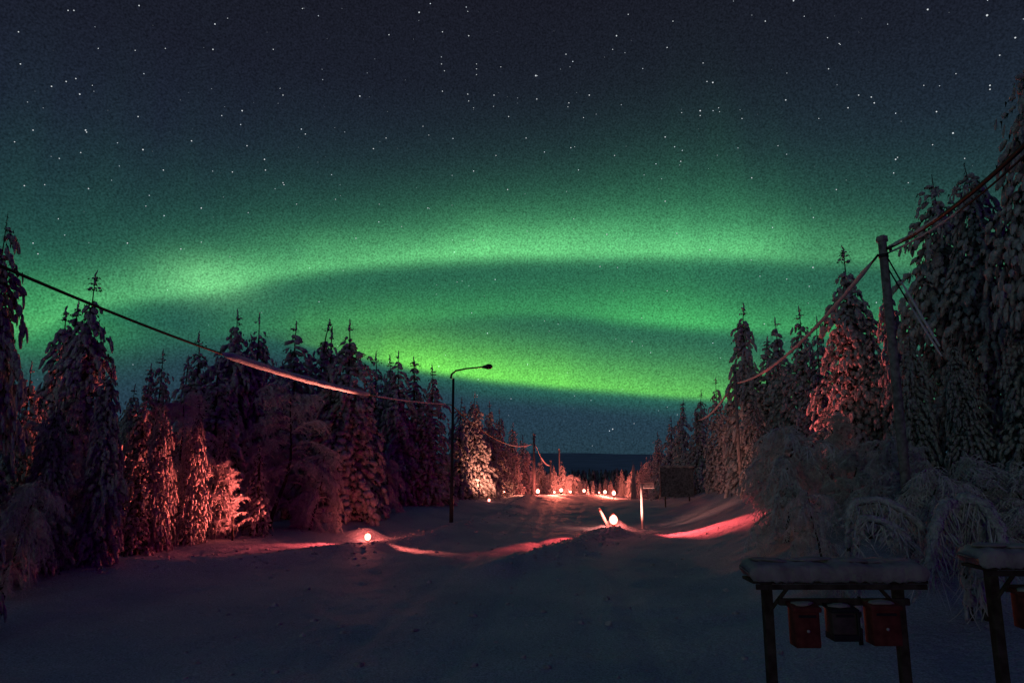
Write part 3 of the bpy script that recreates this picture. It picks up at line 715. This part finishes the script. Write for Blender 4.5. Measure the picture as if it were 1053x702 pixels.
# snowy stay wires of the near pole
cable(sagline(at(911, 262, 15), at(970, 362, 13.2), .03, 20), .016, 'upper snowy stay wire slanting down right from the near wooden pole', [(.3, .97)], .026, 7, 'stay_wire')
cable(sagline(at(911, 272, 15), at(972, 372, 13.6), .03, 20), .016, 'lower snowy stay wire slanting down right from the near wooden pole', [(.4, .97)], .020, 8, 'stay_wire')

# ------------------------------------------------------------------ dark board on the right bank
d = 47; c = at(696, 495, d); bw = 33 / F * d; zb = gz(c.x, d)
o = empty('roadside_board', (c.x, d, zb), R(-6)); tag(o, 'dark square board on short posts with snow on top, right of the road', 'board')
zt, zl = at(696, 480, d).z - zb, at(696, 507, d).z - zb
zl = max(at(696, 510.5, d).z - zb, .1)
MB().box((0, 0, (zt + zl) / 2), (bw, .10, zt - zl), bev=.015).build('panel', m_board, o, False)
for s in (-1, 1): MB().box((s * bw * .36, .09, zt / 2 - .2), (.09, .08, zt + .4 - .1), bev=.01).build('post', m_wood, o, False)
s_ = Soup(); rg = np.random.default_rng(6)
for k in range(9): blobv(s_, rg, np.array([-bw * .46 + bw * .92 * k / 8, 0, zt + .04]), np.array([1.0, 0, 0]), .42, .24, .20, 2)
link('snow_cap', s_.mesh('snow_cap', m_capsnow), o)

# ------------------------------------------------------------------ lanterns
def spot(parent, loc, target, power, size, blend=.6, col=(1, .16, .12), rad=.12):
    l = bpy.data.lights.new('added_lantern_beam', 'SPOT'); l.energy = power; l.spot_size = R(size); l.spot_blend = blend; l.color = col; l.shadow_soft_size = rad  # spot lamp added outside the globe, aimed to place the lantern's light
    ob = bpy.data.objects.new('added_lantern_beam', l); COL.objects.link(ob); ob.parent = parent; ob.location = loc
    w = Vector(target) - (Vector(parent.location) + Vector(loc)); ob.rotation_euler = w.to_track_quat('-Z', 'Y').to_euler()
def lantern(px, d, label, strength=1, hgt=.38, size=1.0, pz=None):
    q = at(px, 500, d); x = q.x; z = gz(x, d) if pz is None else pz
    o = empty('lantern', (x, d, z)); tag(o, label, 'lantern', 'glowing red lanterns set in the snow along the road')
    g_ = ICO[2][0] * np.array([.15, .15, .17]) * size + np.array([0, 0, hgt])
    link('glass', np_mesh('glass', g_, ICO[2][1], glow[strength]), o)
    MB().tube([(0, 0, -.2), (0, 0, hgt - .20 * size), (0, 0, hgt - .15 * size)], [.05 * size, .05 * size, .10 * size], 12).build('base', m_housing, o)
    MB().tube([(0, 0, hgt + .165 * size), (0, 0, hgt + .20 * size), (0, 0, hgt + .25 * size)], [.08 * size, .06 * size, .015], 12).build('cap', m_housing, o)
    return o
def gm(st):
    m = mat('glowing_glass', (1, .4, .3), .4, None, None, .3, (1.0, .24, .17), st); t = m.node_tree; b = t.nodes['Principled BSDF']
    lw = t.nodes.new('ShaderNodeLayerWeight'); lw.inputs[0].default_value = .5                # glow painted by view angle to soften the globe: hot centre, red rim
    r = t.nodes.new('ShaderNodeMapRange'); r.inputs['From Min'].default_value = .9; r.inputs['From Max'].default_value = .1
    r.inputs['To Min'].default_value = 1.1; r.inputs['To Max'].default_value = st
    t.links.new(lw.outputs['Facing'], r.inputs[0]); t.links.new(r.outputs[0], b.inputs['Emission Strength']); return m
glow = {1: gm(12), 2: gm(14), 3: gm(20)}
def glowlight(o, power, z=.75, col=(1, .16, .13)):
    l = bpy.data.lights.new('lantern_glow', 'POINT'); l.energy = power; l.color = col; l.shadow_soft_size = .10
    lo = bpy.data.objects.new('lantern_glow', l); COL.objects.link(lo); lo.parent = o; lo.location = (0, -.1, z)
L1 = lantern(380, 27.2, 'bright red lantern on a snow mound at the left road edge', 1, size=.85, hgt=.16); glowlight(L1, 20, .5)
spot(L1, (-.5, -.9, .55), (-10.7, 22.6, 2.3), 11500, 38, 1.0, (1, .15, .11))
spot(L1, (0, -.40, .42), L1.location + Vector((0, .7, .35)), 130, 110, .9)  # added lamp on the bump behind, stands in for bloom
spot(L1, (-.30, -.15, .42), (-8.3, 22.8, .2), 2200, 26, 1.0, (1, .10, .10))              # trees on the left
spot(L1, (.05, -.30, .50), at(325, 390, 19.0), 14000, 28, 1.0, (1, .24, .17)) # up to the snow on the line
spot(L1, (.30, -.15, .62), (at(425, 568, 25).x, 25.2, gz(at(425, 568, 25).x, 25.2)), 1500, 22, 1.0)
spot(L1, (0, -.30, .42), (L1.location.x + .25, 25.3, gz(L1.location.x, 25.3)), 60, 34, 1.0)
L2 = lantern(630, 32.3, 'bright red lantern behind the snow ridge in the middle, beside a leaning stick', 2, size=1.3, hgt=.40); glowlight(L2, 80, .6)
spot(L2, (-.30, -.12, 1.4), (1.6, 27.8, .0), 5000, 19, .9, (1, .08, .08))  # added well above the globe to shape the left pool
spot(L2, (0, -.45, .45), L2.location + Vector((0, .7, .35)), 200, 110, .9)  # added lamp brightening the backing bump in place of a halo
spot(L2, (.32, -.30, 1.15), (8.8, 28.3, .2), 5200, 44, 1.0, (1, .09, .09))  # raised clear of the globe to widen the right pool
spot(L2, (.30, -.20, .60), at(870, 400, 27), 6500, 30, 1.0, (1, .15, .13))
L3 = lantern(553, 66, 'lantern at the foot of the pinkish lit distant pole', 3, size=1.2); glowlight(L3, 100, .9)
L3c = lantern(503, 48.5, 'small added lantern in front of the orange lit spruces, nearest of the far ones', 2, size=.6, hgt=.10)  # closer source added to light the spruces behind without spill
spot(L3c, (0, .35, .5), at(494, 455, 53), 1000, 110, 1.0, (1, .33, .20))
spot(L3, (-.4, -.1, .5), at(505, 520, 58), 6500, 40, .9, (1, .30, .17))
spot(L3, (.4, -.3, .5), at(585, 521, 60), 500, 50, .9, (1, .25, .15))
L3b = lantern(518, 60, 'small lantern on the lit snow strip right of the street lamp', 3, size=.8)
spot(L3b, (-.4, .1, .6), at(500, 480, 54), 2200, 90, .9, (1, .28, .15))
far = [(560, 128, .7, 'faint lantern between the pinkish lit pole and the valley trees'), (610, 170, 1.1, 'tiny lantern farthest down the valley road'),
       (616, 105, .6, 'small dim lantern left of the pair on the right side of the gap'), (642, 120, .9, 'lantern at the right end of the valley gap, near the pale crusted tree'),
       (570, 72, .55, 'small lantern on the snow just right of the pinkish lit pole'),
       (577, 84, 1.1, 'lantern just right of the pinkish lit pole lantern'),
       (585, 112, 1.1, 'lantern left of the two bright gate lanterns in the valley'),
       (586.5, 100, .8, 'low lantern in the left gate lantern pair'),
       (592, 150, 1.3, 'small lantern set back between the two gate lanterns'),
       (600.5, 118, 1.3, 'right gate lantern in the valley centre'),
       (622, 92, 1.1, 'left of the two lanterns on the right side of the valley gap'),
       (631, 88, 1.3, 'right of the two lanterns on the right side of the valley gap')]
for px, d, sz, lab in far:
    sz *= 1.25
    L = lantern(px, d, lab, 3, size=sz, hgt=.38 * sz)
    spot(L, (0, .45, .8), (L.location.x + 1.5, d + 25, L.location.z + 1), (1200 if px < 590 else 3800), 110, .9, (1, .19, .12))
    glowlight(L, 130, 1.2)
    spot(L, (0, -.5, 1.0), (L.location.x - 1.5, d - 5, gz(L.location.x - 1.5, d - 5)), 5000, 90, .9, (1, .17, .10))

# glowing sticks and sign by the middle lantern
b0 = at(625, 546, 32.7); z0 = gz(b0.x, 32.7); t0 = at(615.5, 522, 32.6)
o = empty('leaning_stick', (b0.x, 32.7, z0)); tag(o, 'pale snow stake leaning left beside the middle lantern', 'snow stake')
v = t0 - Vector((b0.x, 32.7, z0))
MB().tube([v * -.12, v * .5, v], [.075, .07, .06], 10).build('stake', m_stake, o)
MB().tube([v * .86, v * .96], .078, 10).build('reflector_band', m_red, o)
q = at(661, 550, 33.4); zs = gz(q.x, 33.4); o = empty('signpost', (q.x, 33.4, zs)); tag(o, 'pale steel signpost with a small side plate lit pink by the middle lantern', 'signpost')
hs = at(660.5, 496.5, 33.4).z - zs
MB().tube([(0, 0, -.3), (0, 0, hs)], .062, 12).build('post', m_metalpost, o)
MB().tube([(0, 0, hs), (0, 0, hs + .09)], [.085, .05], 12).build('post_cap', m_capsnow, o)
MB().box((.33, -.02, hs - .12), (.54, .035, .24), bev=.008).build('sign_plate', m_board, o, False)
MB().box((.34, -.02, hs + .028), (.56, .08, .05), bev=.02).build('snow_rim', m_capsnow, o)
MB().box((.36, -.045, hs - .235), (.52, .03, .03), bev=.005).build('lower_rail', m_metalpost, o, False)
spot(L2, (.2, -.12, .7), at(661, 518, 33.4), 1100, 50, .8, (1, .35, .26))
spot(L2, (-.1, -.5, .8), at(618, 532, 32.6), 90, 70, .8, (1, .40, .30))
# sticks and pole glints farther off
spot(L3, (0, -.3, .8), at(549, 495, 67) + Vector((0, -1, 0)), 5, 30)

# ------------------------------------------------------------------ mailbox racks in the foreground
def rack(pxl, pxr, py_under, py_top, d, posts, label, boxes, yaw=0.0, seed=1, rail=None):
    A_, B_ = at(pxl, py_under, d - .08), at(pxr, py_under, d - .08)
    cx = (A_.x + B_.x) / 2; zg = gz(cx, d); zu = A_.z - zg; Wd = B_.x - A_.x
    o = empty('mailbox_rack', (cx, d, zg), yaw); tag(o, label, 'mailbox rack', 'snow covered mailbox racks')
    DP = .36
    # boarded shelter roof
    MB().box((0, .10, zu + .018), (Wd, DP, .035), bev=.006).build('roof', m_wood, o, False)
    MB().box((0, -DP / 2 + .085, zu - .03), (Wd * .97, .025, .06), bev=.004).build('fascia', m_wood, o, False)
    # snow slab with a soft overhanging lip
    hs_ = at(cx, py_top, d).z - A_.z
    n, mprof = 56, 16; rg = np.random.default_rng(seed); V_, F_ = [], []
    nzv = rg.normal(size=(n + 1,)); nzv = np.convolve(nzv, np.ones(5) / 5, 'same')
    nz2 = rg.normal(size=(n + 1, mprof)) * .006
    for i in range(n + 1):
        x = -Wd / 2 - .03 + (Wd + .06) * i / n
        e = min(1, min(i, n - i) / 3.0); ef = .06 + .94 * math.sqrt(1 - (1 - e) ** 2)
        for k in range(mprof):
            a = 2 * PI * k / mprof
            cy, cz = math.cos(a), math.sin(a)
            py_ = math.copysign(abs(cy) ** .42, cy) * (DP / 2 + .045) ; pz_ = math.copysign(abs(cz) ** .45, cz) * hs_ / 2
            back = .5 + .5 * py_ / (DP / 2 + .04)
            zz = zu + .037 + hs_ / 2 + pz_ * ef + (nzv[i] * .025 if cz > 0 else nzv[i] * .008 - (.03 if cy < -.5 else 0)) + (.03 * back if cz > .2 else 0)
            V_.append((x, .10 + py_ * (.80 + .20 * ef) + nz2[i, k], zz + nz2[i, k]))
    for i in range(n):
        for k in range(mprof):
            F_.append((i * mprof + k, i * mprof + (k + 1) % mprof, (i + 1) * mprof + (k + 1) % mprof, (i + 1) * mprof + k))
    mbb = MB(); mbb.v = V_; mbb.f = F_ + [tuple(range(mprof)), tuple(n * mprof + k for k in range(mprof))[::-1]]
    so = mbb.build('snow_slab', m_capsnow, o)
    # thin second crust that has slid and cracked into plates on top
    sl = Soup()
    xx = -Wd / 2 + .06
    while xx < Wd / 2 - .2:
        L = rg.uniform(.35, .62); L = min(L, Wd / 2 - .02 - xx)
        blobv(sl, rg, np.array([xx + L / 2, .17 + rg.normal() * .01, zu + hs_ + .062 + rg.normal() * .006]), np.array([1, 0, rg.normal() * .02]), L * 1.08, .22, .055, 3)
        xx += L
    link('crust', sl.mesh('crust', m_capsnow), o)
    for px in posts:
        q = at(px, 620, d); 
        MB().box((q.x - cx, .06, zu / 2 - .15), (.105, .10, zu + .28), bev=.008).build('post', m_wood, o, False)
        MB().tube([(q.x - cx + .0, .02, zu - .32), (q.x - cx + (.22 if q.x < cx else -.22), .02, zu - .07)], .022, 6).build('brace', m_wood, o, False)
    r0, r1 = at(rail[0], rail[2], d), at(rail[1], rail[2], d)
    zr = r0.z - zg
    MB().box(((r0.x + r1.x) / 2 - cx, -.018, zr), (r1.x - r0.x, .05, .075), bev=.006).build('rail', m_wood, o, False)
    for (bl, br_, bt, bb, mm, lab, kind) in boxes:
        p, q = at(bl, bt, d - .15), at(br_, bb, d - .15); w = q.x - p.x; h = p.z - q.z; cxx = (p.x + q.x) / 2; czz = (p.z + q.z) / 2
        bo = empty('mailbox', (cxx, d - .15, q.z), yaw); tag(bo, lab, 'mailbox', 'mailboxes hung on the racks')
        MB().box((0, 0, h * .46), (w * .90, .20, h * .92), bev=.018).build('box_body', mm, bo)
        lidm = MB().box((0, -.01, h * .93), (w, .25, h * .12), Matrix.Rotation(R(8), 3, 'X'), bev=.015); lid = lidm.build('lid', m_black if kind == 'dark' else mm, bo)
        MB().box((0, -.107, h * .74), (w * .62, .010, .028), bev=.003).build('slot', m_black, bo, False)
        if kind == 'dark': MB().box((w * .44, -.02, h * .44), (w * .10, .22, h * .9), bev=.008).box((0, -.02, .03), (w * .94, .22, .07), bev=.008).build('trim', m_black, bo, False)
        else: MB().tube([(0, -.115, h * .40), (0, -.100, h * .40)], .016, 10).build('lock', m_metalpost, bo)
        s2 = Soup(); blobv(s2, rg, np.array([0, 0, h * 1.0]), np.array([1.0, 0, 0]), w * .85, .20, .05, 2); link('snow_dusting', s2.mesh('snow_dusting', m_capsnow), bo)
        for s in (-1, 1): MB().box((s * w * .25, .11, h * .95), (.03, .045, .05), bev=.003).build('hanger', m_black, bo, False)
rack(774, 955, 600, 583, 8.2, (791, 927), 'wooden rack with three mailboxes under a thick slab of snow, left of the two racks',
     [(811, 843, 620, 664, m_red, 'dull red mailbox at the left end of the left rack', 'red'),
      (849, 881, 622, 656, m_darkgrey, 'smaller dark mailbox with black trim between the two red ones', 'dark'),
      (889, 926, 618, 662, m_red, 'wide dull red mailbox beside the right post of the left rack', 'red')], 0, 1, (800, 934, 618))
rack(1010, 1190, 586, 569, 7.9, (1026, 1168), 'wooden mailbox rack cut off by the right edge, under a thick slab of snow',
     [(1043, 1074, 606, 646, m_red, 'red mailbox cut off by the right edge of the picture', 'red')], 0, 2, (1032, 1168, 604))

# snow lumps around the foot of the racks
rg = np.random.default_rng(44)
for i, (px, py, d, s, lab) in enumerate([(893, 683, 9.2, .18, 'small snow lump between the posts of the left mailbox rack'), (848, 694, 8.8, .24, 'larger snow lump near the left post of the left mailbox rack'),
        (1003, 675, 9.3, .16, 'small snow lump left of the post of the right mailbox rack')]):
    x = at(px, py, d).x; t = Soup(); blobv(t, rg, np.array([0, 0, s * .1]), np.array([1, .3, 0]), s * 1.6, s * 1.3, s * .8, 3)
    tag(link('snow_lump', t.mesh('snow_lump', m_capsnow), None, (x, d, gz(x, d))), lab, 'snow lump', 'snow lumps')

# crumbs of snow thrown up along the ploughed ridges
cs = Soup(); rg = np.random.default_rng(77)
for k in range(1500):
    L_ = LB if rg.random() < .5 else RB
    i = rg.integers(0, len(L_) - 1); t = rg.random()
    x = L_[i][0] + (L_[i + 1][0] - L_[i][0]) * t + rg.normal() * .55; y = L_[i][1] + (L_[i + 1][1] - L_[i][1]) * t + rg.normal() * .55
    if k % 3 == 0: y = rg.uniform(6, 34); x = rg.uniform(-.45, .42) * y
    if y < 5: continue
    r = .02 + .06 * rg.random() ** 3
    blobv(cs, rg, np.array([x, y, gz(x, y) + r * .15]), rg.normal(size=3) * np.array([1, 1, .1]), r * 2.4, r * 2, r * 1.4, 1)
tag(link('snow_crumbs', cs.mesh('snow_crumbs', m_treesnow)), 'loose crumbs of snow scattered on the ground and along the plough ridges', 'snow crumbs', kind='stuff')

# bright stars, each a tiny far-off point, kept as one mass
STARS = [(19,33,1),(70,11,1),(76,11,1),(143,6,1.1),(221,25,1.2),(219,51,1.1),(234,19,.7),(311,9,.9),(281,51,.9),(170,50,.8),(139,52,.8),(101,50,.8),(21,66,1),(53,89,1.1),(68,84,1),(78,81,1),(82,97,1.2),(95,88,.7),(34,134,1),(88,134,1.3),(89,136,1),(15,146,.9),(61,163,.9),(83,157,.9),(25,191,1),(46,190,.8),(91,194,1),(142,120,1),(147,154,1.3),(168,175,1),(197,145,1.1),(249,114,1.3),(228,119,.9),(291,98,1),(288,91,.7),(370,99,1.3),(400,36,1),(431,13,1.4),(455,33,1),(457,73,.8),(482,37,1.1),(454,66,.9),(481,12,.8),(490,66,.8),(490,71,.8),(490,77,.8),(455,94,1),(481,97,1),(482,104,.9),(508,98,1),(515,69,.8),(523,120,1),(487,111,.7),(435,130,.8),(441,139,.7),(397,142,.9),(384,153,1.1),(314,138,1),(272,164,1.2),(254,150,1),(239,177,1),(291,188,1),(487,176,1.1),(510,160,.9),(551,78,1.6),(552,102,1.1),(582,56,1),(585,106,1),(584,110,.8),(606,98,1.2),(634,37,1.3),(630,51,.8),(646,15,.9),(686,49,1),(692,22,.9),(587,152,1),(591,151,.7),(541,142,1),(600,121,.9),(684,141,1.2),(632,160,.9),(700,166,1.1),(720,114,1.4),(720,119,1),(727,84,1),(733,85,1.4),(723,65,.9),(701,116,.8),(739,111,.8),(740,115,.7),(763,122,.9),(773,183,1.1),(808,103,1.2),(816,1,1.3),(787,22,1.1),(827,17,.8),(851,39,.8),(852,71,1),(863,45,.9),(883,98,1),(896,100,1.1),(899,106,1.2),(872,111,1.1),(842,122,.8),(864,46,.8),(950,88,.8),(954,10,1.4),(1015,16,1.6),(1044,39,1.3),(1028,57,1),(1018,88,1.2),(1018,92,1.1),(963,115,1.2),(980,137,1.4),(959,149,.9),(921,164,1.3),(923,162,.9),(919,178,1),(992,163,.9),(983,76,.8),(934,188,.8),(903,250,1),(34,250,1),(39,261,1),(131,250,1.1),(186,256,1.1),(207,214,1.2),(273,175,1.1),(292,190,1),(305,210,.8),(366,245,1),(207,249,.8),(440,214,1),(413,233,.7),(522,195,1.1),(487,247,1),(624,241,1.2),(684,207,1.1),(730,257,1.3),(696,240,1),(617,274,1),(686,299,1),(660,327,.8),(650,351,.9),(836,275,1.3),(786,333,1),(809,287,.9),(630,441,1.3),(640,400,.7),(60,225,.8),(560,330,.7),(470,290,.7),(150,212,.8),(345,205,.8),(390,210,.7),(590,225,.8),(860,195,1),(800,150,.8)]
sp = Soup(); DS = 15000.0
for px, py, s in STARS:
    dv = np.array(ray(px, py)); dv /= np.linalg.norm(dv); v, f = ICO[1]
    sp.add(v * (DS / F * .50 * s) + dv * DS + np.array([0, 0, EYE]), f)
m_star = mat('starlight', (0, 0, 0), 1, None, None, 0, (.88, .95, 1.0), .75); m_star.cycles.emission_sampling = 'NONE'
tag(link('stars', sp.mesh('stars', m_star)), 'bright stars scattered over the night sky', 'stars', kind='structure')
